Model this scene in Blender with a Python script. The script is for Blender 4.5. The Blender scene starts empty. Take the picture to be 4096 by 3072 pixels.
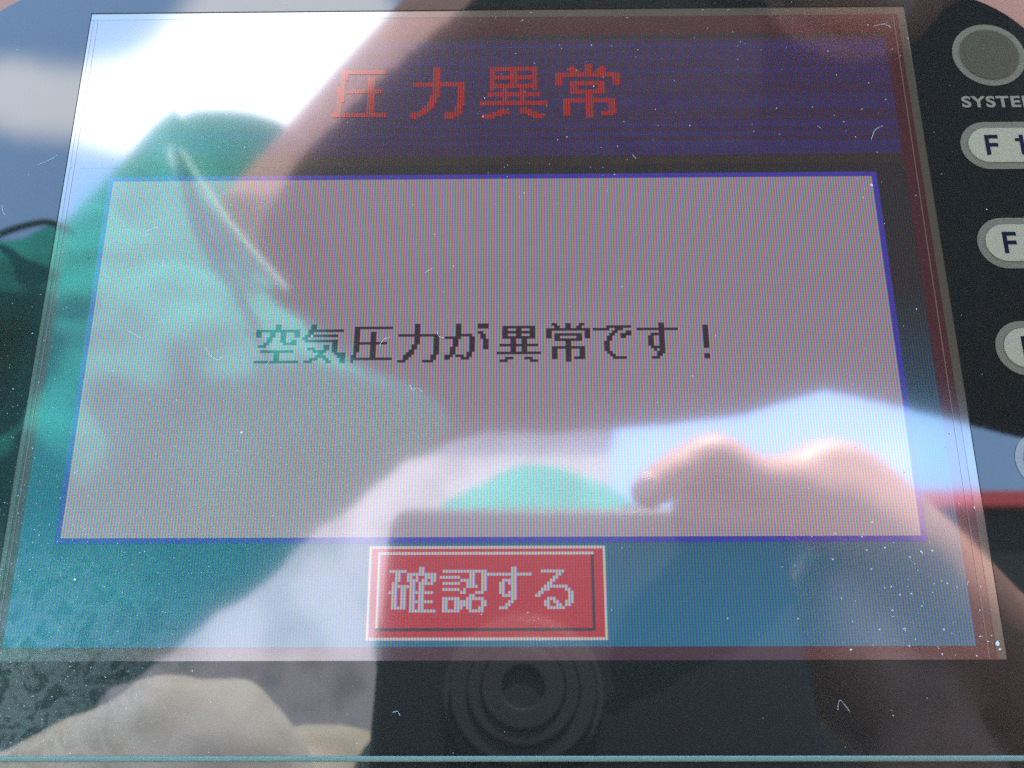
import bpy, bmesh, math, random
from mathutils import Vector, Matrix, noise
random.seed(7)
R = math.radians
C = bpy.context.scene.collection
sc = bpy.context.scene

# ------------------------------------------------------------------ frame of the panel
ELEV = R(12)                       # the panel leans back: its normal points 12 degrees above level
H = 0.17                           # lens to panel
PX = Vector((1, 0, 0)); PY = Vector((0, math.sin(ELEV), math.cos(ELEV))); PZ = Vector((0, -math.cos(ELEV), math.sin(ELEV)))
M = Matrix(((PX.x, PY.x, PZ.x, 0), (PX.y, PY.y, PZ.y, 0), (PX.z, PY.z, PZ.z, .50), (0, 0, 0, 1)))   # panel frame -> world

# ------------------------------------------------------------------ camera
F = 3713.0
NX = Vector((0.99993509, -0.00505736, -0.01020956)); NY = Vector((-0.00166147, -0.95123198, 0.30847197)); NN = Vector((0.01127171, 0.30843498, 0.95117864))
def comp(v): return Vector((v.dot(NX), v.dot(NY), -v.dot(NN)))
cr, cu, cb = comp(Vector((1, 0, 0))), comp(Vector((0, -1, 0))), comp(Vector((0, 0, -1)))
CAMM = Matrix(((cr.x, cu.x, cb.x, 0), (cr.y, cu.y, cb.y, 0), (cr.z, cu.z, cb.z, H), (0, 0, 0, 1)))   # camera -> panel frame
cd = bpy.data.cameras.new('camera'); cam = bpy.data.objects.new('camera', cd); C.objects.link(cam)
cam.matrix_world = M @ CAMM
cd.sensor_width = 36; cd.lens = 36 * F / 4096; cd.clip_start = 0.002; cd.clip_end = 3000
cd.dof.use_dof = True; cd.dof.focus_distance = 0.182; cd.dof.aperture_fstop = 24
sc.camera = cam
def V(px, py, z):
    """layout helper: a point at height z above the panel, in panel coordinates"""
    d = comp(Vector((px * 1.8517 - 2048, py * 1.8517 - 1536, F)))
    k = (H + z) / -d.z
    return Vector((d.x * k, d.y * k, z))

# ------------------------------------------------------------------ sky, sun, exposure
SUN = (PX * 0.16 + PY * 0.99 + PZ * -0.05).normalized()
sel = math.asin(SUN.z); saz = math.atan2(SUN.x, SUN.y)
w = bpy.data.worlds.new('World'); sc.world = w; w.use_nodes = True
nt = w.node_tree; nt.nodes.clear()
out = nt.nodes.new('ShaderNodeOutputWorld'); bg = nt.nodes.new('ShaderNodeBackground'); bg.inputs[1].default_value = 0.15
sky = nt.nodes.new('ShaderNodeTexSky'); sky.sky_type = 'NISHITA'; sky.sun_disc = False
sky.sun_elevation = sel; sky.sun_rotation = saz; sky.air_density = 1.0; sky.dust_density = 0.6
tc = nt.nodes.new('ShaderNodeTexCoord')
nz = nt.nodes.new('ShaderNodeTexNoise'); nz.inputs['Scale'].default_value = 9; nz.inputs['Detail'].default_value = 5; nz.inputs['Roughness'].default_value = 0.55
nt.links.new(tc.outputs['Generated'], nz.inputs['Vector'])
def mth(op, a, b=None, clamp=False, t=None):
    t = t or nt
    n = t.nodes.new('ShaderNodeMath'); n.operation = op; n.use_clamp = clamp
    for i, v in enumerate((a, b)):
        if v is None: continue
        if isinstance(v, (int, float)): n.inputs[i].default_value = v
        else: t.links.new(v, n.inputs[i])
    return n.outputs[0]
# scattered cumulus: direction, radius (rad), weight
def skydir(px, py): return (M.to_3x3() @ (lambda q: Vector((q.x, q.y, -q.z)))(comp(Vector((px * 1.8517 - 2048, py * 1.8517 - 1536, F))))).normalized()
CLOUDS = [(skydir(640, 110), .085, 1.3), (skydir(520, 180), .075, 1.3), (skydir(400, 225), .05, 1.0), (skydir(270, 240), .042, .9), (skydir(120, 225), .05, .75), (skydir(-20, 205), .05, .7), (skydir(700, -20), .06, .9), (skydir(780, 120), .05, .8), (skydir(560, 240), .07, .9),
          (skydir(1500, 1010), .10, .40), (skydir(1080, 700), .12, .6), (skydir(1900, 1010), .07, .32), (skydir(2500, 900), .16, .7), (skydir(-700, 100), .15, .8), (skydir(1300, -700), .2, .8), (skydir(2900, -300), .2, .9),
          (Vector((-.5, .7, .45)).normalized(), .15, .9), (Vector((.7, .6, .35)).normalized(), .15, .9)]
acc = None
for d, r, wt in CLOUDS:
    vm = nt.nodes.new('ShaderNodeVectorMath'); vm.operation = 'DISTANCE'
    nt.links.new(tc.outputs['Generated'], vm.inputs[0]); vm.inputs[1].default_value = d
    x = mth('DIVIDE', vm.outputs['Value'], r)
    x = mth('MULTIPLY', mth('MULTIPLY', x, x), -1.0)
    x = mth('MULTIPLY', mth('EXPONENT', x), wt)
    acc = x if acc is None else mth('ADD', acc, x)
mask = mth('ADD', acc, mth('MULTIPLY', mth('SUBTRACT', nz.outputs[0], .5), .9))
mr = nt.nodes.new('ShaderNodeMapRange'); mr.interpolation_type = 'SMOOTHSTEP'
nt.links.new(mask, mr.inputs[0]); mr.inputs[1].default_value = .34; mr.inputs[2].default_value = 1.1
mx = nt.nodes.new('ShaderNodeMix'); mx.data_type = 'RGBA'
nt.links.new(mr.outputs[0], mx.inputs[0]); hz = nt.nodes.new('ShaderNodeMix'); hz.data_type = 'RGBA'; hz.inputs[0].default_value = .5; hz.inputs[7].default_value = (2.6, 4.7, 8.2, 1)   # even pale blue mixed over the sky to brighten it
nt.links.new(sky.outputs[0], hz.inputs[6]); nt.links.new(hz.outputs[2], mx.inputs[6]); mx.inputs[7].default_value = (7.2, 7.6, 8.4, 1)
nt.links.new(mx.outputs[2], bg.inputs[0]); nt.links.new(bg.outputs[0], out.inputs[0])
sl = bpy.data.lights.new('sun', 'SUN'); sl.energy = 5.0; sl.angle = R(.5); sl.color = (1, .95, .88)
so = bpy.data.objects.new('sun', sl); C.objects.link(so); so.rotation_euler = SUN.to_track_quat('Z', 'Y').to_euler(); so.location = (0, 0, 6)
vs = sc.view_settings; vs.view_transform = 'Standard'; vs.look = 'None'; vs.exposure = 3.15; vs.gamma = 1
sc.cycles.max_bounces = 6; sc.cycles.sample_clamp_indirect = 4
sc.cycles.use_denoising = False

# ------------------------------------------------------------------ helpers
def thing(name, label=None, cat=None, kind=None, group=None):
    o = bpy.data.objects.new(name, None); o.empty_display_size = .05; C.objects.link(o); tag(o, label, cat, kind, group); return o
def tag(o, label=None, cat=None, kind=None, group=None):
    if label: o['label'] = label
    if cat: o['category'] = cat
    if kind: o['kind'] = kind
    if group: o['group'] = group
    return o
def link(name, bm, mat, parent=None, smooth=False, mw=None):
    """mesh in panel coordinates"""
    me = bpy.data.meshes.new(name)
    bmesh.ops.recalc_face_normals(bm, faces=bm.faces)
    bm.to_mesh(me); bm.free()
    if smooth:
        for p in me.polygons: p.use_smooth = True
    if mat: me.materials.append(mat)
    o = bpy.data.objects.new(name, me); C.objects.link(o)
    if parent: o.parent = parent                 # things stand at the panel frame's origin with matrix M
    else: o.matrix_world = M if mw is None else mw
    return o
def box(bm, a, b):
    x0, y0, z0 = a; x1, y1, z1 = b
    v = [bm.verts.new(p) for p in ((x0,y0,z0),(x1,y0,z0),(x1,y1,z0),(x0,y1,z0),(x0,y0,z1),(x1,y0,z1),(x1,y1,z1),(x0,y1,z1))]
    for f in ((0,3,2,1),(4,5,6,7),(0,1,5,4),(1,2,6,5),(2,3,7,6),(3,0,4,7)): bm.faces.new([v[i] for i in f])
def prism(bm, pts, z0, z1):
    n = len(pts); a = [bm.verts.new((x, y, z0)) for x, y in pts]; b = [bm.verts.new((x, y, z1)) for x, y in pts]
    bm.faces.new(b); bm.faces.new(a[::-1])
    for i in range(n): bm.faces.new((a[i], a[(i+1) % n], b[(i+1) % n], b[i]))
def ringprism(bm, outer, inner, z0, z1):
    """frame between two outlines with the same number of points"""
    n = len(outer)
    q = [[bm.verts.new((x, y, z)) for x, y in o] for o, z in ((outer, z1), (inner, z1), (inner, z0), (outer, z0))]
    for k in range(4):
        for i in range(n): bm.faces.new((q[k][i], q[k][(i+1) % n], q[(k+1) % 4][(i+1) % n], q[(k+1) % 4][i]))
def rr(x0, y0, x1, y1, r, n=10):
    pts = []
    for cx, cy, a0 in ((x1-r, y1-r, 0), (x0+r, y1-r, 90), (x0+r, y0+r, 180), (x1-r, y0+r, 270)):
        for i in range(n+1):
            a = R(a0 + 90*i/n); pts.append((cx + r*math.cos(a), cy + r*math.sin(a)))
    return pts
def loft(bm, rings, n=28, cap=True):
    """rings: (centre, u, v) half axes"""
    rs = []
    for c, u, v in rings: rs.append([bm.verts.new(c + u*math.cos(2*math.pi*i/n) + v*math.sin(2*math.pi*i/n)) for i in range(n)])
    for a, b in zip(rs, rs[1:]):
        for i in range(n): bm.faces.new((a[i], a[(i+1) % n], b[(i+1) % n], b[i]))
    if cap: bm.faces.new(rs[0][::-1]); bm.faces.new(rs[-1])
def tube(bm, pts, rad, n=16, sub=4):
    """smooth tapered limb through pts with ball ends"""
    P, Q = [], []
    m = len(pts)
    for i in range(m-1):
        p0, p1, p2, p3 = pts[max(i-1, 0)], pts[i], pts[i+1], pts[min(i+2, m-1)]
        for k in range(sub):
            t = k/sub
            P.append(.5*((2*p1)+(p2-p0)*t+(2*p0-5*p1+4*p2-p3)*t*t+(3*p1-p0-3*p2+p3)*t**3)); Q.append(rad[i]*(1-t)+rad[i+1]*t)
    P.append(pts[-1]); Q.append(rad[-1])
    rings = []
    up = Vector((.13, .21, 1)).normalized()
    def fr(i):
        t = (P[min(i+1, len(P)-1)] - P[max(i-1, 0)]).normalized(); u = t.cross(up).normalized(); return t, u, t.cross(u)
    t, u, v = fr(0)
    for a in (80, 55, 28): rings.append((P[0]-t*Q[0]*math.sin(R(a)), u*Q[0]*math.cos(R(a)), v*Q[0]*math.cos(R(a))))
    for i in range(len(P)): t, u, v = fr(i); rings.append((P[i], u*Q[i], v*Q[i]))
    for a in (28, 55, 80): rings.append((P[-1]+t*Q[-1]*math.sin(R(a)), u*Q[-1]*math.cos(R(a)), v*Q[-1]*math.cos(R(a))))
    loft(bm, rings, n)
def ball(bm, c, u, v, w_, n=20):
    rings = []
    for k in range(1, n): a = math.pi*k/n; rings.append((c - w_*math.cos(a), u*math.sin(a), v*math.sin(a)))
    loft(bm, rings, 24)
def sheet(bm, A, B, rows=8, bulge=0.0):
    """ruled cloth between two edge lines, resampled"""
    def rs(L, n):
        d = [0]
        for a, b in zip(L, L[1:]): d.append(d[-1]+(b-a).length)
        o = []
        for i in range(n):
            s = d[-1]*i/(n-1); k = max(j for j in range(len(L)-1) if d[j] <= s+1e-9 or j == 0)
            o.append(L[k].lerp(L[k+1], min(1, (s-d[k])/max(1e-9, d[k+1]-d[k]))))
        return o
    n = 24; a = rs(A, n); b = rs(B, n); g = []
    for j in range(rows+1):
        t = j/rows; g.append([bm.verts.new(p.lerp(q, t) + Vector((0, 0, -bulge*math.sin(math.pi*t)))) for p, q in zip(a, b)])
    for j in range(rows):
        for i in range(n-1): bm.faces.new((g[j][i], g[j][i+1], g[j+1][i+1], g[j+1][i]))

# ------------------------------------------------------------------ materials
def mat(name): m = bpy.data.materials.new(name); m.use_nodes = True; m.node_tree.nodes.clear(); return m, m.node_tree
def principled(name, col, rough=.5, ior=1.5, spec=.5, **kw):
    m, t = mat(name); o = t.nodes.new('ShaderNodeOutputMaterial'); b = t.nodes.new('ShaderNodeBsdfPrincipled')
    b.inputs['Base Color'].default_value = (*col, 1); b.inputs['Roughness'].default_value = rough; b.inputs['IOR'].default_value = ior; b.inputs['Specular IOR Level'].default_value = spec
    for k, v in kw.items(): b.inputs[k].default_value = v
    t.links.new(b.outputs[0], o.inputs[0]); return m, t, b
def colnoise(t, b, c1, c2, scale, detail=4, lo=.35, hi=.65, coord='Object', rough=.5, inp='Base Color'):
    tc = t.nodes.new('ShaderNodeTexCoord'); n = t.nodes.new('ShaderNodeTexNoise'); n.inputs['Scale'].default_value = scale; n.inputs['Detail'].default_value = detail; n.inputs['Roughness'].default_value = rough
    t.links.new(tc.outputs[coord], n.inputs['Vector']); r = t.nodes.new('ShaderNodeMapRange'); r.inputs[1].default_value = lo; r.inputs[2].default_value = hi
    t.links.new(n.outputs[0], r.inputs[0]); m = t.nodes.new('ShaderNodeMix'); m.data_type = 'RGBA'; t.links.new(r.outputs[0], m.inputs[0])
    m.inputs[6].default_value = (*c1, 1); m.inputs[7].default_value = (*c2, 1); t.links.new(m.outputs[2], b.inputs[inp]); return m
def bump(t, b, scale, dist, detail=3, kind='noise'):
    tc = t.nodes.new('ShaderNodeTexCoord')
    if kind == 'noise': n = t.nodes.new('ShaderNodeTexNoise'); n.inputs['Detail'].default_value = detail
    else: n = t.nodes.new('ShaderNodeTexWave'); n.bands_direction = 'DIAGONAL'; n.inputs['Distortion'].default_value = 1.2
    n.inputs['Scale'].default_value = scale; t.links.new(tc.outputs['Object'], n.inputs['Vector'])
    bp = t.nodes.new('ShaderNodeBump'); bp.inputs['Distance'].default_value = dist; t.links.new(n.outputs[0], bp.inputs['Height']); t.links.new(bp.outputs[0], b.inputs['Normal'])

P_ = .537e-3; LX = -92.3e-3; LY = 135.3e-3; D = 0.25e-3; K = (H + D)/H     # LCD pitch and origin, recess depth
DIRT_W = None
def dirt_factor(t):
    """dried-water stains and dust film, thickest at the lower left"""
    tc = t.nodes.new('ShaderNodeTexCoord'); sp = t.nodes.new('ShaderNodeSeparateXYZ'); t.links.new(tc.outputs['Object'], sp.inputs[0])
    gx = t.nodes.new('ShaderNodeMapRange'); gx.interpolation_type = 'SMOOTHSTEP'; t.links.new(sp.outputs[0], gx.inputs[0]); gx.inputs[1].default_value = -.045; gx.inputs[2].default_value = -.095
    gy = t.nodes.new('ShaderNodeMapRange'); gy.interpolation_type = 'SMOOTHSTEP'; t.links.new(sp.outputs[1], gy.inputs[0]); gy.inputs[1].default_value = .035; gy.inputs[2].default_value = -.0
    n1 = t.nodes.new('ShaderNodeTexNoise'); n1.inputs['Scale'].default_value = 190; n1.inputs['Detail'].default_value = 6; n1.inputs['Roughness'].default_value = .62; n1.inputs['Distortion'].default_value = .5; t.links.new(tc.outputs['Object'], n1.inputs[0])
    a = mth('ABSOLUTE', mth('SUBTRACT', n1.outputs[0], .5, t=t), t=t)
    ridge = t.nodes.new('ShaderNodeMapRange'); ridge.interpolation_type = 'SMOOTHSTEP'; t.links.new(a, ridge.inputs[0]); ridge.inputs[1].default_value = .11; ridge.inputs[2].default_value = .0
    n2 = t.nodes.new('ShaderNodeTexNoise'); n2.inputs['Scale'].default_value = 1500; n2.inputs['Detail'].default_value = 4; t.links.new(tc.outputs['Object'], n2.inputs[0])
    loc = mth('MULTIPLY', gx.outputs[0], gy.outputs[0], t=t)
    return mth('ADD', mth('MULTIPLY', mth('MULTIPLY', ridge.outputs[0], loc, t=t), .15, t=t), mth('MULTIPLY', loc, mth('MULTIPLY', n2.outputs[0], .12, t=t), t=t), t=t)
def lcd(name, col, amp=.75, gx=None, row=.22, streak=0):
    """back-lit LCD cells under hazy touch glass; colour = emitted colour, gx = colour at the far (top) side of the display"""
    m, t = mat(name); o = t.nodes.new('ShaderNodeOutputMaterial')
    tc = t.nodes.new('ShaderNodeTexCoord'); sp = t.nodes.new('ShaderNodeSeparateXYZ'); t.links.new(tc.outputs['Object'], sp.inputs[0])
    u = mth('MULTIPLY', mth('SUBTRACT', sp.outputs[0], LX*K, t=t), 2*math.pi/(P_*K), t=t)
    v = mth('FRACT', mth('DIVIDE', mth('SUBTRACT', LY*K, sp.outputs[1], t=t), P_*K, t=t), t=t)
    cb_ = t.nodes.new('ShaderNodeCombineXYZ')
    for i, ph in enumerate((1/6, 1/2, 5/6)):
        c = mth('COSINE', mth('SUBTRACT', u, 2*math.pi*ph, t=t), t=t)
        t.links.new(mth('ADD', mth('MULTIPLY', c, amp, t=t), 1.0, t=t), cb_.inputs[i])
    rowm = mth('SUBTRACT', 1.0, mth('MULTIPLY', mth('LESS_THAN', v, .18, t=t), row, t=t), t=t)
    base = t.nodes.new('ShaderNodeMix'); base.data_type = 'RGBA'
    g = t.nodes.new('ShaderNodeMapRange'); t.links.new(sp.outputs[1], g.inputs[0]); g.inputs[1].default_value = .008; g.inputs[2].default_value = .075  # viewing-angle dimming of the LCD painted into the emission by height
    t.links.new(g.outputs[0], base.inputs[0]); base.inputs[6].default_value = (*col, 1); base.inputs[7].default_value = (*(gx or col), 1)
    cur = base.outputs[2]
    if streak:
        mp = t.nodes.new('ShaderNodeMapping'); mp.inputs['Scale'].default_value = (6, 900, 1); t.links.new(tc.outputs['Object'], mp.inputs[0])
        nn = t.nodes.new('ShaderNodeTexNoise'); nn.inputs['Scale'].default_value = 1; nn.inputs['Detail'].default_value = 3; t.links.new(mp.outputs[0], nn.inputs[0])
        r = t.nodes.new('ShaderNodeMapRange'); t.links.new(nn.outputs[0], r.inputs[0]); r.inputs[1].default_value = .42; r.inputs[2].default_value = .68
        m2 = t.nodes.new('ShaderNodeMix'); m2.data_type = 'RGBA'; t.links.new(r.outputs[0], m2.inputs[0]); t.links.new(cur, m2.inputs[6]); m2.inputs[7].default_value = (.0045, .0032, .0125, 1); cur = m2.outputs[2]
    vm = t.nodes.new('ShaderNodeVectorMath'); vm.operation = 'MULTIPLY'; t.links.new(cur, vm.inputs[0]); t.links.new(cb_.outputs[0], vm.inputs[1])
    v2 = t.nodes.new('ShaderNodeVectorMath'); v2.operation = 'SCALE'; t.links.new(vm.outputs[0], v2.inputs[0]); t.links.new(rowm, v2.inputs['Scale'])
    em = t.nodes.new('ShaderNodeEmission'); t.links.new(v2.outputs[0], em.inputs[0])
    return finish_glass(t, o, em)and m
def finish_glass(t, o, em):
    g1 = t.nodes.new('ShaderNodeBsdfGlossy'); g1.inputs[0].default_value = (.100,)*3+(1,); g1.inputs[1].default_value = .055
    g2 = t.nodes.new('ShaderNodeBsdfGlossy'); g2.inputs[0].default_value = (.040,)*3+(1,); g2.inputs[1].default_value = .115
    df = t.nodes.new('ShaderNodeBsdfDiffuse')
    f = dirt_factor(t); cbx = t.nodes.new('ShaderNodeCombineXYZ'); s = mth('ADD', mth('MULTIPLY', f, .28, t=t), .005, t=t)
    for i in range(3): t.links.new(s, cbx.inputs[i])
    t.links.new(cbx.outputs[0], df.inputs[0])
    a = t.nodes.new('ShaderNodeAddShader'); b = t.nodes.new('ShaderNodeAddShader'); c = t.nodes.new('ShaderNodeAddShader')
    t.links.new(em.outputs[0], a.inputs[0]); t.links.new(g1.outputs[0], a.inputs[1]); t.links.new(a.outputs[0], b.inputs[0]); t.links.new(g2.outputs[0], b.inputs[1])
    t.links.new(b.outputs[0], c.inputs[0]); t.links.new(df.outputs[0], c.inputs[1]); t.links.new(c.outputs[0], o.inputs[0]); return True

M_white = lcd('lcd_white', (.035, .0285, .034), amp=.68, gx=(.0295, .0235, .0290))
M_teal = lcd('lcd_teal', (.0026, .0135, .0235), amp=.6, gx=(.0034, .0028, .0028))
M_head = lcd('lcd_header', (.0052, .0028, .0058), amp=.4, streak=1)
M_gap = lcd('lcd_dim_strip', (.0045, .0032, .0026), amp=.3)
M_blue = lcd('lcd_blue', (.003, .0035, .032), amp=.3, gx=(.006, .0045, .033))
M_red = lcd('lcd_red', (.043, .0026, .0030), amp=.22)
M_redt = lcd('lcd_red_text', (.029, .0024, .0022), amp=.8)
M_blk = lcd('lcd_black', (.0045, .0028, .0035), amp=.3)
M_line = lcd('lcd_white_line', (.046, .040, .040), amp=.7)
M_surr = lcd('lcd_surround', (.0062, .0019, .0022), amp=0, row=0)  # frame round the cells, given a faint maroon glow of its own
M_bezel, t, b = principled('bezel_black_print', (.0115, .0108, .0090), rough=.025, ior=1.52)
f = dirt_factor(t); mm = t.nodes.new('ShaderNodeMix'); mm.data_type = 'RGBA'; t.links.new(f, mm.inputs[0]); mm.inputs[6].default_value = (.0115, .0108, .0090, 1); mm.inputs[7].default_value = (.3, .28, .25, 1)
t.links.new(mm.outputs[2], b.inputs['Base Color'])
M_house, t, b = principled('housing_tan_plastic', (.22, .085, .045), rough=.4, spec=.25)
M_wall = lcd('window_edge_grey', (.0075, .0068, .0052), amp=0, row=0)  # edge tone put in as glow, not a lit surface
M_gasket = lcd('gasket_pale', (.016, .0135, .010), amp=0, row=0)  # gasket is no light source; its paleness is added glow
M_ring, t, b = principled('key_ring_grey', (.11, .096, .065), rough=.03, spec=.5)
M_key, t, b = principled('key_face_white', (.23, .197, .13), rough=.03, spec=.5)
M_sysf, t, b = principled('system_key_grey', (.058, .048, .032), rough=.03, spec=.5)
M_ink, t, b = principled('key_ink_navy', (.003, .0025, .010), rough=.6, spec=.05)
M_leg, t, b = principled('legend_print', (.13, .11, .072), rough=.5, spec=.1)
M_trim, t, b = principled('trim_bead', (.10, .15, .12), rough=.4, spec=.2)
M_dust, t, b = principled('dust', (.42, .44, .40), rough=.8)
M_lint, t, b = principled('lint', (.6, .62, .62), rough=.7)

# ------------------------------------------------------------------ the operator panel
mm_ = 1e-3
panel = thing('operator_panel', 'black glossy operator panel with a lit warning display and round-ended function keys', 'operator panel'); panel.matrix_world = M
# bezel: rounded plate with the window cut out
def corner(cx, cy, r, a0, a1, n): return [(cx + r*math.cos(R(a0+(a1-a0)*i/n)), cy + r*math.sin(R(a0+(a1-a0)*i/n))) for i in range(n+1)]
outer = corner(89.5, 120.3, 26, 0, 90, 15) + corner(-97, 120.5, 29.5, 90, 180, 15) + corner(-112.5, -38, 12, 180, 270, 7) + corner(101.5, -38, 12, 270, 360, 7)
inx0, inx1, iny0, iny1 = -95.3, 84.7, 4.1, 142.4
def onrect(p):
    cx, cy = (inx0+inx1)/2, (iny0+iny1)/2; dx, dy = p[0]-cx, p[1]-cy
    s = min((inx1-inx0)/2/abs(dx) if dx else 9e9, (iny1-iny0)/2/abs(dy) if dy else 9e9); return (cx+dx*s, cy+dy*s)
inner = [onrect(p) for p in outer]
for cpt in ((inx0, iny0), (inx0, iny1), (inx1, iny0), (inx1, iny1)):
    i = min(range(len(inner)), key=lambda k: (inner[k][0]-cpt[0])**2+(inner[k][1]-cpt[1])**2); inner[i] = cpt
s3 = lambda L: [(x*mm_, y*mm_) for x, y in L]
bm = bmesh.new(); ringprism(bm, s3(outer), s3(inner), -.2e-3, 0); bezel = link('bezel', bm, M_bezel, panel)
bm = bmesh.new(); prism(bm, s3(rr(-131, -62, 128, 160, 34, 12)), -.045, -.0036)
o = link('housing', bm, M_house, panel); o['label'] = 'tan plastic housing behind the black overlay'
mb = o.modifiers.new('bev', 'BEVEL'); mb.width = .004; mb.segments = 3
# raised tan rim round the overlay so that it stands in a shallow pan
ob = corner(89.5, 120.3, 26.4, 0, 90, 15) + corner(-97, 120.5, 29.9, 90, 180, 15) + corner(-112.5, -38, 12.4, 180, 270, 7) + corner(101.5, -38, 12.4, 270, 360, 7)
oo = corner(90, 122, 37, 0, 90, 15) + corner(-96, 121, 37, 90, 180, 15) + corner(-114, -40, 20, 180, 270, 7) + corner(104, -40, 20, 270, 360, 7)
bm = bmesh.new(); ringprism(bm, s3(oo), s3(ob), -.0036, -.0004); o = link('housing_rim', bm, M_house, panel)
def rc(a, b, c, d): return [(a, b), (c, b), (c, d), (a, d)]
# display
def plate(name, x0, y0, x1, y1, lvl, m, parent=None):
    """rectangle given on the overlay plane in mm, set down on the glass of the display"""
    z = -D + lvl*.02e-3
    bm = bmesh.new(); box(bm, (x0*K*mm_, y0*K*mm_, z-.015e-3), (x1*K*mm_, y1*K*mm_, z)); return link(name, bm, m, parent or display)
bm = bmesh.new(); box(bm, (-.0990, .0026, -D-.002), (.0885, .1465, -D)); display = link('display', bm, M_surr, panel)
def px(i, j): return (LX*1e3 + i*.537, LY*1e3 - j*.537)
def cell(name, i0, j0, i1, j1, lvl, m):
    x0, y1 = px(i0, j0); x1, y0 = px(i1, j1); return plate(name, x0, y0, x1, y1, lvl, m)
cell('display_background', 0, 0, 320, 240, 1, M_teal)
cell('header_band', 0, 2, 320, 56, 2, M_head)
cell('dim_strip', 0, 56, 320, 60, 2, M_gap)  # background at a poor viewing angle, painted as a darker strip
cell('message_box_border', 12, 64, 309, 206, 3, M_blue)
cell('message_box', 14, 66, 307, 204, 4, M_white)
def strip(name, m, pts, lvl):
    bm = bmesh.new(); z = -D + lvl*.02e-3; prism(bm, [(x*K*mm_, y*K*mm_) for x, y in pts], z-.01e-3, z); return link(name, bm, m, display)
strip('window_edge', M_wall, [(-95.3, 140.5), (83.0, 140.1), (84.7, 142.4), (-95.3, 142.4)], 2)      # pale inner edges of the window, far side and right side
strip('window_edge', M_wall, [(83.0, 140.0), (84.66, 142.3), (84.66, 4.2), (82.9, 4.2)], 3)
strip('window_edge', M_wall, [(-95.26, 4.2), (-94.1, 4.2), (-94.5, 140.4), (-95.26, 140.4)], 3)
strip('gasket_line', M_gasket, [(81.4, 4.2), (81.55, 4.2), (82.1, 139.9), (81.95, 139.9)], 4)
strip('gasket_line', M_gasket, [(-93.6, 4.2), (-93.45, 4.2), (-93.5, 139.9), (-93.65, 139.9)], 4)
B0, B1, J0, J1 = 120, 200, 207, 238
cell('confirm_button', B0, J0, B1, J1, 3, M_red)
def frame_px(name, i0, j0, i1, j1, lvl, m, sides='tblr', w=1):
    bm = bmesh.new(); z = -D + lvl*.02e-3
    for s, (a, b_, c, d) in (('t', (i0, j0, i1, j0+w)), ('b', (i0, j1-w, i1, j1)), ('l', (i0, j0+w, i0+w, j1-w)), ('r', (i1-w, j0+w, i1, j1-w))):
        if s in sides:
            x0, y1 = px(a, b_); x1, y0 = px(c, d); box(bm, (x0*K*mm_, y0*K*mm_, z-.01e-3), (x1*K*mm_, y1*K*mm_, z))
    return link(name, bm, m, display)
frame_px('button_outline', B0, J0, B1, J1, 4, M_line)
frame_px('button_highlight', B0+3, J0+2, B1-4, J1-3, 4, M_line, 'tl')
frame_px('button_shadow_edge', B0+3, J0+2, B1-4, J1-3, 5, M_blk, 'br')

def S(*rows): return rows
def runs(spec, nrow):
    """'r: a-b c' -> rows of column runs"""
    g = {}
    for ln in spec.strip().split('\n'):
        k, v = ln.split(':'); ks = [int(q) for q in k.split('-')]
        for r in range(ks[0], ks[-1]+1):
            g.setdefault(r, [])
            for tkn in v.split():
                ab = [int(q) for q in tkn.split('-')]; g[r].append((ab[0], ab[-1]+1))
    return g
def bitmap(rows):
    g = {}
    for r, ln in enumerate(rows):
        i = 0
        while i < len(ln):
            if ln[i] == '#':
                j = i
                while j < len(ln) and ln[j] == '#': j += 1
                g.setdefault(r, []).append((i, j)); i = j
            else: i += 1
    return g
def character(g, c0, r0, m, lvl=6):
    bm = bmesh.new(); z = -D + lvl*.02e-3
    for r, rs_ in g.items():
        for a, b_ in rs_:
            x0, y1 = px(c0+a, r0+r); x1, y0 = px(c0+b_, r0+r+1); box(bm, (x0*K*mm_, y0*K*mm_, z-.008e-3), (x1*K*mm_, y1*K*mm_, z))
    return link('character', bm, m, display)
G = {}
G['ku'] = '0-1: 7-8\n2: 0-15\n3-4: 0-1 5-6 9-10 14-15\n5: 4-5 9-10\n6: 4-5 9-10 13-14\n7: 3-4 10-14\n8: 1-3\n10: 2-13\n11-13: 7-8\n14: 0-15'
G['ki'] = '0-1: 3-4\n2: 2-14\n3: 2-3\n4: 1-2 4-12\n5: 0-1\n6: 1-12\n7: 11-12\n8: 8-9 11-12\n9: 2-4 8-9 11-12\n10: 4-8 11-12\n11: 6-7 12-15\n12: 5-8 13-15\n13: 3-5 8-9 14-15\n14: 1-3 9-10 14-15'
G['atsu'] = '1: 1-14\n2: 1-2\n3-6: 1-2 7-8\n7: 1-12\n8-10: 1-2 7-8\n11: 1 7-8\n12: 0-1 7-8\n13: 0-14\n14: 0'
G['ryoku'] = '0-3: 6-7\n4: 0-14\n5-7: 6-7 13-14\n8: 5-6 13-14\n9: 5-6 13-14\n10: 4-5 13-14\n11: 3-5 13-14\n12: 2-4 12-13\n13: 2-3 12-13\n14: 0-2 9-12'
G['ga'] = '0: 4-5 12-15\n1: 4-5 12-15\n2: 4-5\n3: 4-5 12-13\n4: 4-9 13-14\n5: 0-5 9-10 13-14\n6-8: 3-4 9-10 14-15\n9: 2-3 9-10 14-15\n10: 2-3 9-10\n11: 2-3 8-9\n12: 0-2 4-6 8-9\n13: 0-1 6-8'
G['i'] = '1: 2-13\n2: 2-3 7-8 12-13\n3: 2-13\n4: 2-3 7-8 12-13\n5: 2-13\n6-7: 5-6 9-10\n8: 1-14\n9-10: 5-6 9-10\n11: 0-15\n13: 3-5 10-12\n14: 1-3 12-14'
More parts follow.
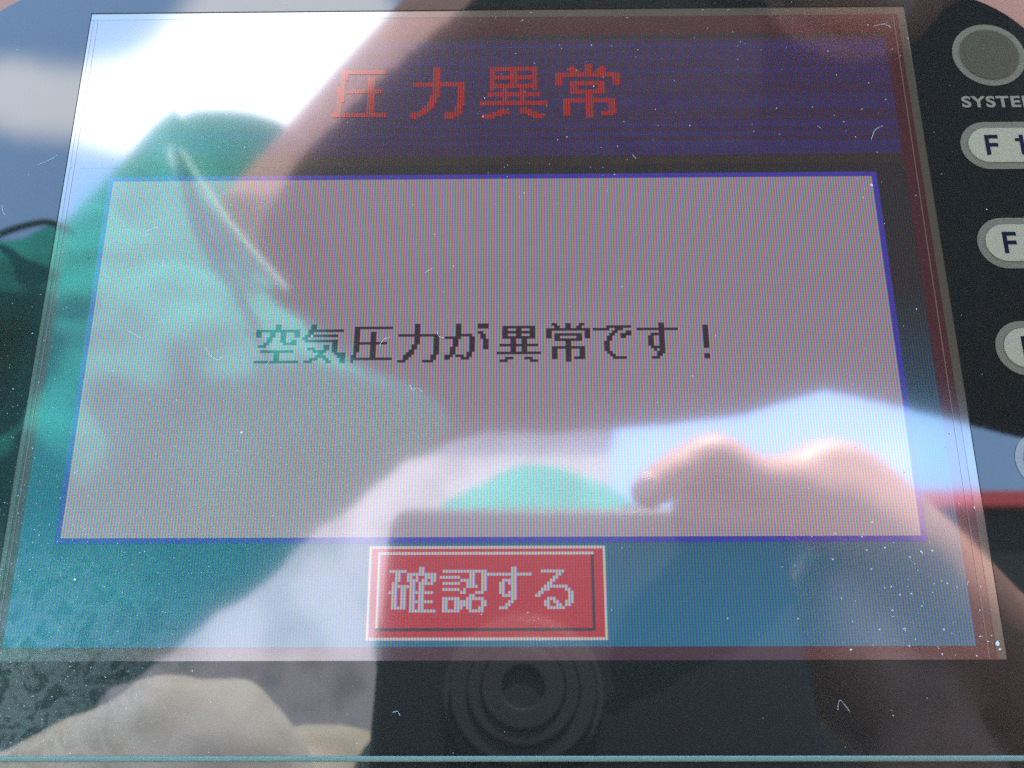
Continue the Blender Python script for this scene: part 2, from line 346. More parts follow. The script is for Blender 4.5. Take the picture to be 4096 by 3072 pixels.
G['jo'] = '0: 2-3 7-8 12-13\n1: 3-4 7-8 11-12\n2: 0-15\n3: 0-1 14-15\n4: 0-1 3-12 14-15\n5: 0-1 3-4 11-12 14-15\n6: 3-12\n7-8: 7-8\n9: 2-13\n10-12: 2-3 7-8 12-13\n13: 2-3 7-8 10-13\n14: 7-8'
G['de'] = '1: 5-13\n2: 0-5 8-10\n3: 7-8 12-13\n4: 6-7 10-13\n5: 5-6 10-11\n6: 5-6\n7-10: 4-5\n11: 5-6\n12: 6-7\n13: 7-11'
G['su'] = '0-1: 8-9\n2: 0-14\n3: 8-9\n4: 5-9\n5: 4-5 8-9\n6-8: 4-5 8-9\n9: 5-9\n10: 6 8-9\n11: 7-9\n12: 7-8\n13: 5-7'
G['ex'] = '1-9: 8-9\n12-13: 8-9'
for k, c0 in (('ku', 75), ('ki', 92), ('atsu', 110), ('ryoku', 127), ('ga', 144), ('i', 163), ('jo', 181), ('de', 198), ('su', 214), ('ex', 230)):
    character(runs(G[k], 16), c0, 126, M_blk)
G2 = {}
G2['kaku'] = '0: 10-11\n1: 0-5 10-11\n2: 2-3 6-15\n3: 2-3 6-7 9 12-15\n4: 2-3 6-9 11-12 14-15\n5: 1-2 7-8 10-14\n6: 1-8 10-11\n7: 1-2 4-5 7-8 10-11\n8: 0-2 4-5 7-14\n9-10: 1-2 4-5 7-8 10-11\n11: 1-2 4-5 7-14\n12: 1-2 4-5 7-8 10-11\n13: 1-5 7-8 10-11\n14: 7-15'
G2['nin'] = '1: 1-15\n2: 10-11 14-15\n3: 0-6 10-11 14-15\n4: 7-11 14-15\n5: 1-6 9-11 14-15\n6: 9 10-12 14-15\n7: 1-6 8 14-15\n8: 7-8 12-14\n9: 10-11\n10: 1-6 9-14\n11-12: 1-2 5-10 14-15\n13: 1-2 5-6 7 9-10 13-14\n14: 1-6 10-14'
G2['su'] = '0-1: 8-9\n2: 0-14\n3: 8-9\n4: 5-9\n5: 4-5 7-9\n6-7: 4-5 8-9\n8: 4-5 7-9\n9: 5-9\n10: 8-9\n11: 7-8\n12: 6-7\n13: 4-6'
G2['ru'] = '1: 2-9\n2: 7-8\n3: 6-7\n4: 5-6\n5: 4-5\n6: 3-10\n7: 2-4 10-11\n8: 1-2 11-12\n9: 0-1 11-12\n10: 4-6 11-12\n11: 3-4 6-7 10-12\n12: 3-4 7-8 10-11\n13: 4-9'
M_linet = lcd('lcd_white_text', (.040, .036, .042), amp=.8)
for k, c0 in (('kaku', 127), ('nin', 144), ('su', 160), ('ru', 176)): character(runs(G2[k], 16), c0, 214, M_linet)
T1 = ['....##################','....##################'] + ['....###...............','....###........###....']*1 + ['....###........###....']*1 + ['....##.........###....']*3 + ['...###.........###....'] + ['...###..##########.##.'.replace('.##.', '###.')]*1 + ['...##################.']*1 + ['...###.........###....']*4 + ['...##..........###....']*4 + ['..###..........###....'] + ['.######################']*2
T2 = ['..........###...........']*7 + ['..#####################.']*2 + ['..........###.......###.']*4 + ['.........####.......###.','.........###........###.','.........###........###.','........####........###.','........###.........###.','.......####........###..','......####.........###..','.....####..........###..','..######.......#######..','.#####.........######...','..##...........####.....']
T3 = ['.....###################','.....###################','.....##......###......##','.....##......###......##','.....###################','.....###################','.....##......###......##','.....##......###......##','.....###################','.....###################','.....##...##.....##...##','..........##.....##.....','....#####################','....#####################','..........##.....##......','..........##.....##......','.###########################','.###########################','...........................','..........#......###......','........####.....#####....','......#######....#######..','..########..........#######','..#####...............####.']
T4 = ['............###............','......##....###...##.......','.....####...###..####......','......####..###.####.......','#######################....','##########################.','###....................###.','###....................###.','###...##############...###.','###...##############...###.','......###........###.......','......###........###.......','......##############.......','......##############.......','............###............','............###............','...#####################...','...#####################...','...###......###......###...','...###......###......###...','...###......###......###...','...###......###......###...','...###......###...######...','...###......###...#####....','............###............']
T4[4] = T4[5]
for rows, c0, r0 in ((T1, 96, 16), (T2, 127, 15), (T3, 155, 15), (T4, 186, 14)): character(bitmap(rows), c0, r0, M_redt)

# trim bead along the lower edge
bm = bmesh.new(); box(bm, (-.124, -.0124, -.0004), (.1133, -.0115, .0005)); o = link('trim_bead', bm, M_trim, panel)
mb = o.modifiers.new('bev', 'BEVEL'); mb.width = .0003; mb.segments = 3
# keys
def text_mesh(name, s, size, mat_, parent, x, y, z, bold=.0, sx=1.0):
    cu_ = bpy.data.curves.new(name, 'FONT'); cu_.body = s; cu_.size = size; cu_.extrude = .00004; cu_.offset = bold; cu_.space_character = 1.12
    tmp = bpy.data.objects.new('tmp', cu_); C.objects.link(tmp); dg = bpy.context.evaluated_depsgraph_get(); me = bpy.data.meshes.new_from_object(tmp.evaluated_get(dg))
    bpy.data.objects.remove(tmp)
    xs = [v.co.x for v in me.vertices]; ys = [v.co.y for v in me.vertices]; x0 = min(xs); y0 = min(ys)
    for v in me.vertices: v.co = ((v.co.x-x0)*sx + x, (v.co.y-y0) + y, v.co.z + z)
    me.materials.clear(); me.materials.append(mat_); o = bpy.data.objects.new(name, me); C.objects.link(o); o.parent = parent; return o
def key_letter(ch, x, y, parent, h=4.7e-3, w=2.75e-3, s=.82e-3, z=.00035):
    bm = bmesh.new(); e = .00006
    R_ = lambda a, b_, c, d: box(bm, (x+a, y+b_, z-e), (x+c, y+d, z))
    if ch == 'F': R_(0, 0, s, h); R_(s, h-s, w, h); R_(s, h*.50-s/2, w*.95, h*.50+s/2)
    if ch == '1': R_(w*.45, 0, w*.45+s, h); R_(w*.12, h*.68, w*.45, h*.68+s*.8)
    if ch == '2': R_(0, 0, w, s); R_(0, s, s, h*.5); R_(s, h*.5-s, w, h*.5); R_(w-s, h*.5, w, h-s); R_(0, h-s, w, h)
    if ch == '3': R_(0, 0, w-s, s); R_(w-s, 0, w, h); R_(0, h*.5-s/2, w-s, h*.5+s/2); R_(0, h-s, w-s, h)
    if ch == '4': R_(w-s*1.4, 0, w-s*.4, h); R_(0, h*.3, w-s*1.4, h*.3+s); R_(0, h*.3+s, s, h)
    link('key_letter', bm, M_ink, parent)
for i, cy in enumerate((106.9, 84.4, 61.9, 39.6)):
    bm = bmesh.new(); prism(bm, s3(rr(91.9, cy-5.6, 111.6, cy+5.6, 5.59)), -.0001, .00012); k = link('function_key', bm, M_ring, panel)
    bm = bmesh.new(); prism(bm, s3(rr(93.5, cy-4.05, 110.1, cy+4.05, 4.04)), .0001, .00028); fc = link('key_face', bm, M_key, k)
    key_letter('F', 96.95e-3, (cy-2.35)*1e-3, k); key_letter(str(i+1), 102.9e-3, (cy-2.35)*1e-3, k)
bm = bmesh.new(); prism(bm, [(.1013+.0078*math.cos(R(6*i)), .1293+.0078*math.sin(R(6*i))) for i in range(60)], -.0001, .00012); k = link('system_key', bm, M_ring, panel)
bm = bmesh.new(); prism(bm, [(.1013+.0063*math.cos(R(6*i)), .1293+.0063*math.sin(R(6*i))) for i in range(60)], .0001, .00028); link('key_face', bm, M_sysf, k)
text_mesh('key_legend', 'SYSTEM', .0037, M_leg, k, .0937, .1161, .00008, bold=.00011, sx=1.17)

# dust, flakes and lint lying on the glass
bm = bmesh.new()
def fleck(x, y, r, z):
    n = random.randint(4, 6); a0 = random.random()*6; pts = []
    for i in range(n): a = a0 + 2*math.pi*i/n; q = r*random.uniform(.45, 1.2); pts.append((x+q*math.cos(a), y+q*math.sin(a)))
    prism(bm, pts, z, z+.00006)
def zat(x, y): return (-D+.00018) if (inx0*mm_ < x < inx1*mm_ and iny0*mm_ < y < iny1*mm_) else .00002
for _ in range(2600):
    x = -.118 + abs(random.gauss(0, .030)); y = -.012 + abs(random.gauss(0, .034)); r = random.choice((.00004, .00005, .00005, .00006, .00007, .00011))*random.uniform(.6, 1.1); fleck(x, y, r, zat(x, y))
for _ in range(190):
    x = random.uniform(-.12, .11); y = random.uniform(-.012, .145); fleck(x, y, random.choice((.00005, .00007, .00009, .00013)), zat(x, y))
for _ in range(80):
    x = random.uniform(-.01, .085); y = random.uniform(.095, .142); fleck(x, y, random.choice((.00006, .00009, .00012)), zat(x, y))
for _ in range(90):
    x = .085-abs(random.gauss(0, .02)); y = .004+abs(random.gauss(0, .018)); fleck(x, y, random.choice((.00008, .00012, .00018)), zat(x, y))
for sx_, sy_, r_ in ((2047, 960, .0), (3487, 740, .00035), (965, 1730, .00032), (3990, 2575, .0005), (4000, 2597, .0003), (300, 2317, .00035)):
    if r_: q = V(sx_/1.8517, sy_/1.8517, 0); fleck(q.x, q.y, r_, zat(q.x, q.y))
tag(link('dust', bm, M_dust, None), 'pale dust specks scattered on the glass, thickest at the lower left', 'dust', 'stuff')
bm = bmesh.new()
def fibre(pts):
    P = [V(a/1.8517, b_/1.8517, 0) for a, b_ in pts]
    for p in P: p.z = zat(p.x, p.y) + .00008
    tube(bm, P, [.000020]*len(P), n=5, sub=4)
for pts in ([(820, 1385), (840, 1420), (870, 1440), (893, 1425)], [(600, 940), (580, 930), (620, 910), (634, 914)], [(655, 1040), (650, 1060), (662, 1068)], [(1700, 1090), (1735, 1070)],
            [(3495, 104), (3530, 97), (3555, 103), (3562, 112)], [(3530, 97), (3546, 92)], [(3350, 2840), (3360, 2800), (3398, 2847)], [(1518, 1385), (1532, 1360), (1560, 1348)], [(1747, 1325), (1756, 1345), (1775, 1350)],
            [(1060, 1465), (1072, 1450), (1078, 1440)], [(150, 660), (190, 645), (230, 622)], [(8, 820), (14, 850), (22, 860)], [(3486, 560), (3500, 520), (3530, 503)], [(515, 1325), (550, 1345), (565, 1350)], [(1570, 2850), (1590, 2845), (1600, 2862)],
            [(1640, 1540), (1650, 1560), (1670, 1552), (1690, 1570)], [(3270, 503), (3283, 512)], [(2530, 620), (2545, 634)]):
    fibre(pts)
tag(link('lint', bm, M_lint, None), 'tiny pale lint fibres and scratches lying across the glass', 'lint', 'stuff')
# @@REFLECTED
# ------------------------------------------------------------------ the pocket camera
M_cam, t, b = principled('camera_black', (.012, .013, .014), rough=.35); bump(t, b, 1500, .0001)
M_lens, _, _ = principled('camera_barrel', (.022, .025, .024), rough=.5)
M_lglass, _, _ = principled('lens_glass', (.022, .025, .026), rough=.4)
M_silver, _, _ = principled('camera_trim', (.03, .032, .032), rough=.6)
camt = thing('pocket_camera', 'black pocket camera with ringed lens, held up before the glass and seen in its reflection', 'camera')
camt.matrix_world = M @ CAMM
def linkc(name, bm, m, smooth=False): o = link(name, bm, m, camt, smooth); return o
bm = bmesh.new(); prism(bm, s3(rr(-54, -52, 104, 76, 9, 6)), .010, .034); o = linkc('body', bm, M_cam); mb = o.modifiers.new('b', 'BEVEL'); mb.width = .0035; mb.segments = 4
def ringz(bm, r0, r1, z0, z1, n=64):
    c = lambda r: [(r*math.cos(2*math.pi*i/n), r*math.sin(2*math.pi*i/n)) for i in range(n)]
    ringprism(bm, c(r1), c(r0), z0, z1)
for r0, r1, z0, z1, m, nm in ((.0262, .0285, .0068, .0101, M_silver, 'lens_trim'), (.0200, .0258, .0042, .0102, M_lens, 'lens_barrel'), (.0150, .0196, .0028, .0102, M_lens, 'lens_barrel'), (.0075, .0146, .0016, .0102, M_lens, 'lens_barrel')):
    bm = bmesh.new(); ringz(bm, r0, r1, z0, z1); o = linkc(nm, bm, m); mb = o.modifiers.new('b', 'BEVEL'); mb.width = .0006; mb.segments = 3
bm = bmesh.new(); prism(bm, [(.0074*math.cos(2*math.pi*i/40), .0074*math.sin(2*math.pi*i/40)) for i in range(40)], .004, .0055); linkc('lens_glass', bm, M_lglass)
bm = bmesh.new(); prism(bm, s3(rr(40, 76, 56, 79, 1.4, 4)), .016, .028); linkc('shutter_button', bm, M_silver)

# ------------------------------------------------------------------ the photographer
M_skin, t, b = principled('skin', (.44, .22, .14), rough=.5); b.inputs['Subsurface Weight'].default_value = .08; b.inputs['Subsurface Radius'].default_value = (.01, .004, .002); b.inputs['Subsurface Scale'].default_value = .5
colnoise(t, b, (.40, .195, .12), (.48, .245, .16), 60); 
M_shirt, t, b = principled('shirt_turquoise', (.015, .38, .30), rough=.85, spec=.15)
colnoise(t, b, (.012, .33, .27), (.03, .42, .34), 25); bump(t, b, 420, .0006, kind='wave')
M_rim, _, _ = principled('sunlit_rim_pale', (.42, .60, .44), rough=.8)  # pale colour carries the sunlight along the collar edge
M_seam, _, _ = principled('seam_dark_green', (.004, .06, .05), rough=.8)
M_vest, t, b = principled('fleece_and_shade_black', (.008, .007, .006), rough=.95, spec=.1); bump(t, b, 500, .002)
M_trous, t, b = principled('trousers_beige', (.6, .55, .5), rough=.9, spec=.1); colnoise(t, b, (.50, .44, .33), (.76, .70, .64), 14)
M_hair, _, _ = principled('hair_black', (.01, .008, .007), rough=.6)
M_eye, _, _ = principled('eye_white', (.7, .68, .64), rough=.2); M_iris, _, _ = principled('iris_dark', (.02, .01, .006), rough=.1); M_lip, _, _ = principled('lips', (.36, .12, .10), rough=.45); M_nail, _, _ = principled('nail', (.62, .38, .31), rough=.25)
person = thing('person', 'person in a turquoise collared shirt, black fleece vest and beige trousers, photographing the panel', 'person'); person.matrix_world = M
def smoothmesh(o, vox, it=6):
    m1 = o.modifiers.new('join', 'REMESH'); m1.mode = 'VOXEL'; m1.voxel_size = vox; m1.use_smooth_shade = True
    m2 = o.modifiers.new('soft', 'SMOOTH'); m2.iterations = it; m2.factor = .5
# body: head, neck, arms, hands in one skin
bm = bmesh.new()
hc = V(1880, -70, .43)                                                   # head centre
hu = (V(1880+180, -70-260, .43)-hc).normalized(); hz = Vector((0, 0, -1)); hs = hu.cross(hz).normalized()   # crown, face, side
def HP(s, u, f_): return hc + hs*s + hu*u + hz*f_
ball(bm, HP(0, .035, .0), hs*.080, hz*.098, hu*.098)                         # cranium
ball(bm, HP(0, -.035, .028), hs*.066, hz*.070, hu*.085)                      # jaw
tube(bm, [HP(-.03, -.085, .055), HP(0, -.105, .072), HP(.03, -.085, .055)], [.022, .022, .022])   # chin
tube(bm, [HP(0, .025, .090), HP(0, -.005, .108), HP(0, -.02, .112)], [.007, .012, .013])           # nose
for s in (-1, 1):
    tube(bm, [HP(s*.012, .036, .090), HP(s*.035, .040, .086), HP(s*.055, .034, .070)], [.007, .008, .006])   # brow
    tube(bm, [HP(s*.045, -.01, .066), HP(s*.040, -.03, .070)], [.022, .018])                                   # cheek
    tube(bm, [HP(s*.080, .02, -.005), HP(s*.086, .0, -.002), HP(s*.078, -.025, .004)], [.010, .011, .007])     # ear
    tube(bm, [HP(s*.010, -.024, .104), HP(s*.016, -.020, .098)], [.008, .006])
tube(bm, [HP(-.02, -.062, .086), HP(0, -.060, .092), HP(.02, -.062, .086)], [.008, .0095, .008])
# neck
rings = []
for L_, R__, z, dep in (((520, 760), (860, 860), .48, .04), ((470, 600), (930, 720), .465, .055), ((475, 455), (1040, 640), .46, .06), ((600, 315), (1260, 520), .46, .062), ((735, 160), (1460, 400), .465, .064), ((885, 0), (1620, 260), .47, .066), ((1060, -90), (1740, 180), .465, .062), ((1330, -190), (1850, 120), .455, .055), ((1600, -260), (1950, 60), .45, .05)):
    a, b_ = V(*L_, z), V(*R__, z); rings.append(((a+b_)/2, (b_-a)/2, Vector((0, 0, dep))))
loft(bm, rings, 36)
# chest core under the clothes
loft(bm, [(V(560, 640, .49), Vector((.08, .04, 0)), Vector((0, 0, .04))), (V(350, 900, .48), Vector((.09, .05, 0)), Vector((0, 0, .06))), (V(80, 1250, .48), Vector((.08, .05, 0)), Vector((0, 0, .06))), (V(-200, 1800, .48), Vector((.08, .05, 0)), Vector((0, 0, .06)))], 28)
# the arm that holds the camera
tube(bm, [V(1500, 600, .49), V(2250, 560, .48), V(2680, 800, .46), V(3080, 1500, .38), V(2960, 1900, .33), V(2480, 1680, .265), V(2110, 1370, .215)], [.055, .055, .050, .044, .043, .034, .024], sub=6)
tube(bm, [V(2110, 1370, .215), V(1950, 1205, .212), V(1800, 1085, .206), V(1760, 1075, .202)], [.024, .0245, .0205, .016])     # back of the hand
tube(bm, [V(1940, 1190, .214), V(1850, 1280, .226), V(1830, 1420, .226), V(1960, 1560, .220)], [.021, .026, .027, .022])
tube(bm, [V(2080, 1400, .216), V(1960, 1330, .218), V(1880, 1250, .216)], [.021, .019, .015])                            # heel of the hand
tube(bm, [V(1960, 1180, .208), V(1860, 1045, .204), V(1790, 1010, .203), V(1730, 1035, .20)], [.020, .0135, .0125, .012])          # index knuckle
tube(bm, [V(1730, 1035, .200), V(1630, 1035, .190), V(1545, 985, .187), V(1462, 1020, .183), V(1400, 1062, .181)], [.0115, .0100, .0098, .0088, .0076])
for k, (a, b_, c, d) in enumerate((((2010, 1500), (1900, 1700), (1760, 1800), (1620, 1830)), ((2060, 1580), (1960, 1780), (1820, 1880), (1680, 1920)), ((2110, 1660), (2020, 1850), (1900, 1960), (1780, 2000)))):
    fz = (.196, .194, .192)[k]; tube(bm, [V(*a, .208), V(*b_, fz+.006), V(*c, fz), V(*d, fz-.001)], [.0125, .0105, .0092-.0005*k, .0080-.0005*k])
tube(bm, [V(1800, 1110, .206), V(1640, 1090, .206), V(1500, 1090, .204)], [.015, .0125, .0105])
tube(bm, [V(1960, 1330, .225), V(1700, 1330, .240), V(1540, 1300, .242)], [.014, .0115, .0095])                               # thumb behind the camera
# other arm, folded under the first to steady the camera from behind
tube(bm, [V(1143, 1600, .30), V(1146, 1450, .285), V(1140, 1370, .262), V(1120, 1330, .246)], [.030, .028, .026, .022], sub=5)
for dx in (-75, -25, 25, 75): tube(bm, [V(1120+dx*.6, 1360, .246), V(1125+dx, 1290, .238), V(1130+dx*1.1, 1240, .236)], [.0100, .0085, .0074])
body = link('body', bm, M_skin, person); smoothmesh(body, .0035, 5)
bm = bmesh.new(); q = V(1395, 1050, .1745); ball(bm, q, Vector((.0050, .003, 0)), Vector((.002, -.0036, .001)), Vector((0, 0, .0014)), 10); link('fingernail', bm, M_nail, person, True)
for s in (-1, 1):
    bm = bmesh.new(); ball(bm, HP(s*.033, .018, .079), hs*.0145, hu*.0085, hz*.010, 12); link('eye', bm, M_eye, person, True)
    bm = bmesh.new(); ball(bm, HP(s*.033, .017, .0865), hs*.0058, hu*.0058, hz*.0035, 10); link('iris', bm, M_iris, person, True)
bm = bmesh.new(); tube(bm, [HP(-.025, -.064, .090), HP(-.01, -.058, .0985), HP(0, -.060, .0995), HP(.01, -.058, .0985), HP(.025, -.064, .090)], [.002, .0042, .004, .0042, .002]); tube(bm, [HP(-.02, -.066, .092), HP(0, -.069, .0985), HP(.02, -.066, .092)], [.002, .0048, .002]); link('lips', bm, M_lip, person, True)
# hair: cap of short locks
bm = bmesh.new(); random.seed(3)
ball(bm, HP(0, .048, -.012), hs*.084, hz*.094, hu*.094)
for _ in range(700):
    d = Vector((random.gauss(0, 1), random.gauss(0, 1), random.gauss(0, 1))).normalized()
    if d.y < -.15 or (d.z > .45 and d.y < .45): continue
    p = HP(d.x*.084, .048 + d.y*.094, -.012 + d.z*.092); nrm = (hs*d.x + hu*d.y + hz*d.z); side = nrm.cross(hu).normalized()*.004
    tip = p + nrm*.008 - hu*.014 + side*random.uniform(-1, 1); v = [bm.verts.new(x) for x in (p-side, p+side, tip)]; bm.faces.new(v)
link('hair', bm, M_hair, person, True)
# shirt
bm = bmesh.new(); rings = []
for L_, R__, z, dep in (((330, 420), (560, 640), .465, .045), ((215, 470), (760, 760), .455, .075), ((110, 560), (930, 850), .44, .085), ((60, 680), (1000, 930), .435, .095), ((30, 850), (880, 990), .44, .10), ((-40, 1000), (700, 1125), .45, .105), ((-120, 1150), (590, 1225), .455, .105), ((-220, 1350), (440, 1345), .46, .105), ((-320, 1600), (190, 1500), .46, .11), ((-420, 1950), (0, 1850), .46, .11), ((-500, 2300), (-50, 2150), .46, .11)):
    a, b_ = V(*L_, z), V(*R__, z); rings.append(((a+b_)/2, (b_-a)/2, Vector((0, 0, dep))))
loft(bm, rings, 48)
tube(bm, [V(240, 660, .44), V(60, 640, .385), V(-250, 680, .36), V(-420, 1100, .345), V(-330, 1900, .32), V(500, 2350, .30), V(1000, 2100, .31), V(1140, 1500, .318), V(1146, 1345, .318)], [.065, .038, .040, .046, .046, .048, .055, .076, .082], n=28, sub=6)
shirt = link('shirt', bm, M_shirt, person); m1 = shirt.modifiers.new('join', 'REMESH'); m1.mode = 'VOXEL'; m1.voxel_size = .005; m1.use_smooth_shade = True
m2 = shirt.modifiers.new('soft', 'SMOOTH'); m2.iterations = 6; m2.factor = .5
tx0 = bpy.data.textures.new('small_folds', 'MARBLE'); tx0.noise_scale = .05; tx0.turbulence = 6; m0 = shirt.modifiers.new('small', 'DISPLACE'); m0.texture = tx0; m0.strength = .006; m0.texture_coords = 'LOCAL'
tx = bpy.data.textures.new('folds', 'CLOUDS'); tx.noise_scale = .055; tx.noise_depth = 1
m3 = shirt.modifiers.new('folds', 'DISPLACE'); m3.texture = tx; m3.strength = .020; m3.mid_level = .5; m3.texture_coords = 'LOCAL'
# collar: back stand, wing, facing and a pale rim painted as its sunlit edge
Vs = lambda L, z0, z1: [V(a, b_, z0 + (z1-z0)*i/(len(L)-1)) for i, (a, b_) in enumerate(L)]
def cloth(name, bm, m, th=.0016):
    o = link(name, bm, m, person, True); s = o.modifiers.new('t', 'SOLIDIFY'); s.thickness = th; s2 = o.modifiers.new('s', 'SUBSURF'); s2.levels = 1; s2.render_levels = 1; return o
bm = bmesh.new(); sheet(bm, Vs([(366, 310), (380, 258), (418, 240), (480, 238), (540, 244), (600, 262), (640, 290)], .41, .52), Vs([(392, 440), (410, 470), (450, 480), (500, 470), (540, 430), (590, 380), (640, 360)], .415, .52), 8, .0); cloth('collar', bm, M_shirt)
bm = bmesh.new(); sheet(bm, Vs([(396, 260), (374, 288), (363, 328), (380, 382), (415, 434), (458, 500), (500, 565), (535, 640), (560, 720)], .405, .345), Vs([(388, 252), (330, 285), (265, 345), (215, 400), (165, 450), (110, 520), (90, 600), (110, 700), (180, 780)], .43, .40), 12, .012); cloth('collar_wing', bm, M_shirt)
bm = bmesh.new(); sheet(bm, Vs([(370, 322), (382, 380), (417, 432), (458, 498), (502, 563), (540, 640)], .396, .35), Vs([(386, 322), (406, 352), (425, 380), (470, 448), (530, 525), (618, 624)], .404, .345), 5, .002); cloth('collar_facing', bm, M_shirt)
bm = bmesh.new(); tube(bm, [V(-60, 540, .352), V(0, 506, .352), (V(60, 486, .352)), V(108, 480, .356), V(150, 498, .36)], [.0022]*5, n=8); link('sleeve_seam', bm, M_seam, person, True)
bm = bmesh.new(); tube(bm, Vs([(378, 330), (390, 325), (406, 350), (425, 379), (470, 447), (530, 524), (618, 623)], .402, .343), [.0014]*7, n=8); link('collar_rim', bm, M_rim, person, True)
# black fleece vest on far shoulder; over neck and chest it stands for shade
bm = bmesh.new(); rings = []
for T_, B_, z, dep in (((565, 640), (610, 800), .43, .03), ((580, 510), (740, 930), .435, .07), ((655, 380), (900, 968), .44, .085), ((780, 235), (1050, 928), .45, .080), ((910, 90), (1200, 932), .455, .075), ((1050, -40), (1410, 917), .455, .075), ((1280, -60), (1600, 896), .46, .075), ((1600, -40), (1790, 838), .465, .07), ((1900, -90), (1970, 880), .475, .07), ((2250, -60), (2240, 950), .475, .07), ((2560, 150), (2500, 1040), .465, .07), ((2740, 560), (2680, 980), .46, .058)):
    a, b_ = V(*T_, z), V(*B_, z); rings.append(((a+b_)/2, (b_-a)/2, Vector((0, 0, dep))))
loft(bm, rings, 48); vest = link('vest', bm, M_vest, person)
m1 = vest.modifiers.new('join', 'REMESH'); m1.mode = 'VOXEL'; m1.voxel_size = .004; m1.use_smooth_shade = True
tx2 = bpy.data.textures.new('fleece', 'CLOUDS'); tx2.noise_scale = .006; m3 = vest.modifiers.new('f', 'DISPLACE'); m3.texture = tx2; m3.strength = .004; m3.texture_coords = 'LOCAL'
# trousers
bm = bmesh.new()
HIP = V(-330, 2150, .47)
loft(bm, [(HIP + Vector((-.10, -.02, .0)), Vector((.0, .07, 0)), Vector((0, 0, .07))), (HIP + Vector((0, 0, .0)), Vector((.03, .12, 0)), Vector((0, 0, .11))), (HIP + Vector((.10, .02, -.02)), Vector((.03, .08, 0)), Vector((0, 0, .09)))], 28)
K1 = V(440, 1718, .295); K2 = V(760, 1790, .36)
tube(bm, [HIP, V(0, 2010, .35), V(300, 1790, .30), K1, K1 + Vector((.015, -.08, .010)), K1 + Vector((.0, -.40, .10))], [.105, .078, .060, .050, .050, .042], n=28, sub=6)
tube(bm, [HIP + Vector((.02, 0, .06)), V(420, 1980, .42), K2 + Vector((-.04, .0, .01)), K2, K2 + Vector((.02, -.08, .012)), K2 + Vector((.02, -.38, .10))], [.10, .070, .046, .044, .048, .042], n=28, sub=6)
tr = link('trousers', bm, M_trous, person); m1 = tr.modifiers.new('join', 'REMESH'); m1.mode = 'VOXEL'; m1.voxel_size = .006; m1.use_smooth_shade = True
m2 = tr.modifiers.new('soft', 'SMOOTH'); m2.iterations = 4
tx3 = bpy.data.textures.new('creases', 'CLOUDS'); tx3.noise_scale = .05; m3 = tr.modifiers.new('folds', 'DISPLACE'); m3.texture = tx3; m3.strength = .013; m3.texture_coords = 'LOCAL'

M_boot, _, _ = principled('boot_leather', (.03, .025, .02), rough=.5)
for kq in (K1 + Vector((.0, -.40, .10)), K2 + Vector((.02, -.38, .10))):
    gy = lambda z: -(.50 + z*math.sin(ELEV))/math.cos(ELEV)
    z0 = kq.z; bm = bmesh.new(); tube(bm, [kq + Vector((0, .03, 0)), Vector((kq.x, gy(z0)+.06, z0)), Vector((kq.x, gy(z0-.03)+.045, z0-.04)), Vector((kq.x+.01, gy(z0-.14)+.035, z0-.15))], [.046, .046, .044, .034], n=20, sub=4); link('boot', bm, M_boot, person, True)
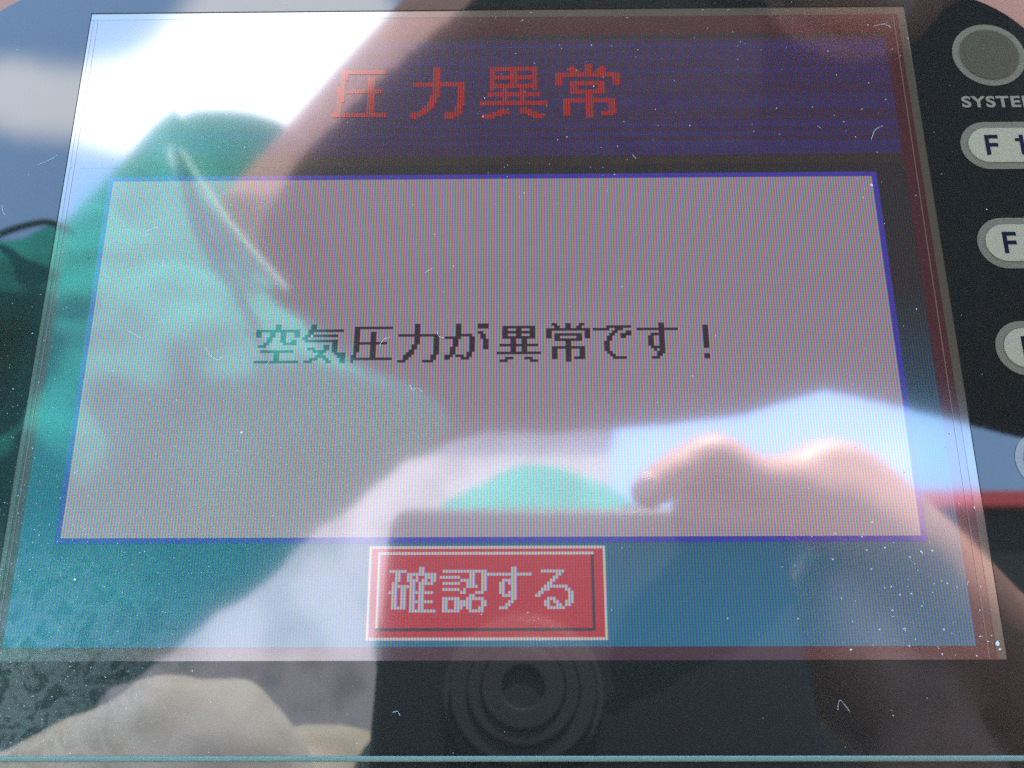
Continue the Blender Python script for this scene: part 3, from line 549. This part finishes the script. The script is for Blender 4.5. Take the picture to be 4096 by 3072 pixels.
# ------------------------------------------------------------------ what stands behind the photographer (mirrored in the glass)
def W(px, py, dist):
    """world point at a distance along a mirrored line of sight"""
    return (M @ Vector((0, 0, -H))) + skydir(px, py)*dist
M_ground, t, b = principled('ground_gravel', (.08, .075, .07), rough=.95); colnoise(t, b, (.055, .05, .047), (.11, .10, .095), 8, detail=8); bump(t, b, 60, .01)
bm = bmesh.new(); box(bm, (-400, -400, -.05), (400, 400, 0)); tag(link('ground', bm, M_ground, None, mw=Matrix.Identity(4)), kind='structure')
M_red_, t, b = principled('red_paint', (.85, .10, .075), rough=.4); M_grey, t, b = principled('roof_grey', (.10, .09, .085), rough=.7); M_dark, t, b = principled('dark_wall', (.030, .034, .030), rough=.9); M_pale, t, b = principled('pale_render', (.7, .64, .66), rough=.9); colnoise(t, b, (.40, .37, .35), (.62, .54, .52), 2.2, detail=3, lo=.36, hi=.52)
shed = thing('storage_shed', 'dark open shed with a red fascia beam and grey roof, behind the photographer', 'shed')
a = W(1640, 1062, 8.0); bb = W(2900, 1062, 8.0); zt = a.z; y0 = a.y
Id = Matrix.Identity(4)
bm = bmesh.new(); box(bm, (a.x, y0-3, 0), (bb.x+1, y0-.1, zt-.14)); o = link('wall', bm, M_dark, shed)
bm = bmesh.new(); box(bm, (a.x-.1, y0-.09, zt-.13), (bb.x+1, y0, zt)); o = link('fascia', bm, M_red_, shed)
bm = bmesh.new(); v = [bm.verts.new(p) for p in ((a.x-.2, y0-.05, zt+.005), (bb.x+1, y0-.05, zt+.005), (bb.x+1, y0-3.2, zt+1.2), (a.x-.2, y0-3.2, zt+1.2), (a.x-.2, y0-.05, zt-.03), (bb.x+1, y0-.05, zt-.03), (bb.x+1, y0-3.2, zt-.03), (a.x-.2, y0-3.2, zt-.03))]
for f in ((0,1,2,3),(4,7,6,5),(0,4,5,1),(1,5,6,2),(2,6,7,3),(3,7,4,0)): bm.faces.new([v[i] for i in f])
o = link('roof', bm, M_grey, shed)
hut = thing('site_hut', 'pale site hut with a flat roof behind the photographer', 'hut')
a = W(860, 925, 9.0); bb = W(1312, 925, 9.0)
bm = bmesh.new(); box(bm, (a.x-4.5, a.y-2.5, 0), (bb.x, a.y, a.z)); link('wall', bm, M_pale, hut)
bm = bmesh.new(); box(bm, (a.x-4.6, a.y-2.6, a.z+.002), (bb.x+.06, a.y+.08, a.z+.1)); link('roof', bm, M_grey, hut)
# stand that carries the panel
M_steel, _, _ = principled('stand_steel', (.12, .12, .12), rough=.5, Metallic=.6)
st = thing('panel_stand', 'dark steel post and foot plate carrying the operator panel', 'stand')
bm = bmesh.new(); box(bm, (-.04, .06, .03), (.04, .14, .47)); link('post', bm, M_steel, st)
bm = bmesh.new(); box(bm, (-.22, -.08, .001), (.22, .30, .03)); link('foot_plate', bm, M_steel, st)
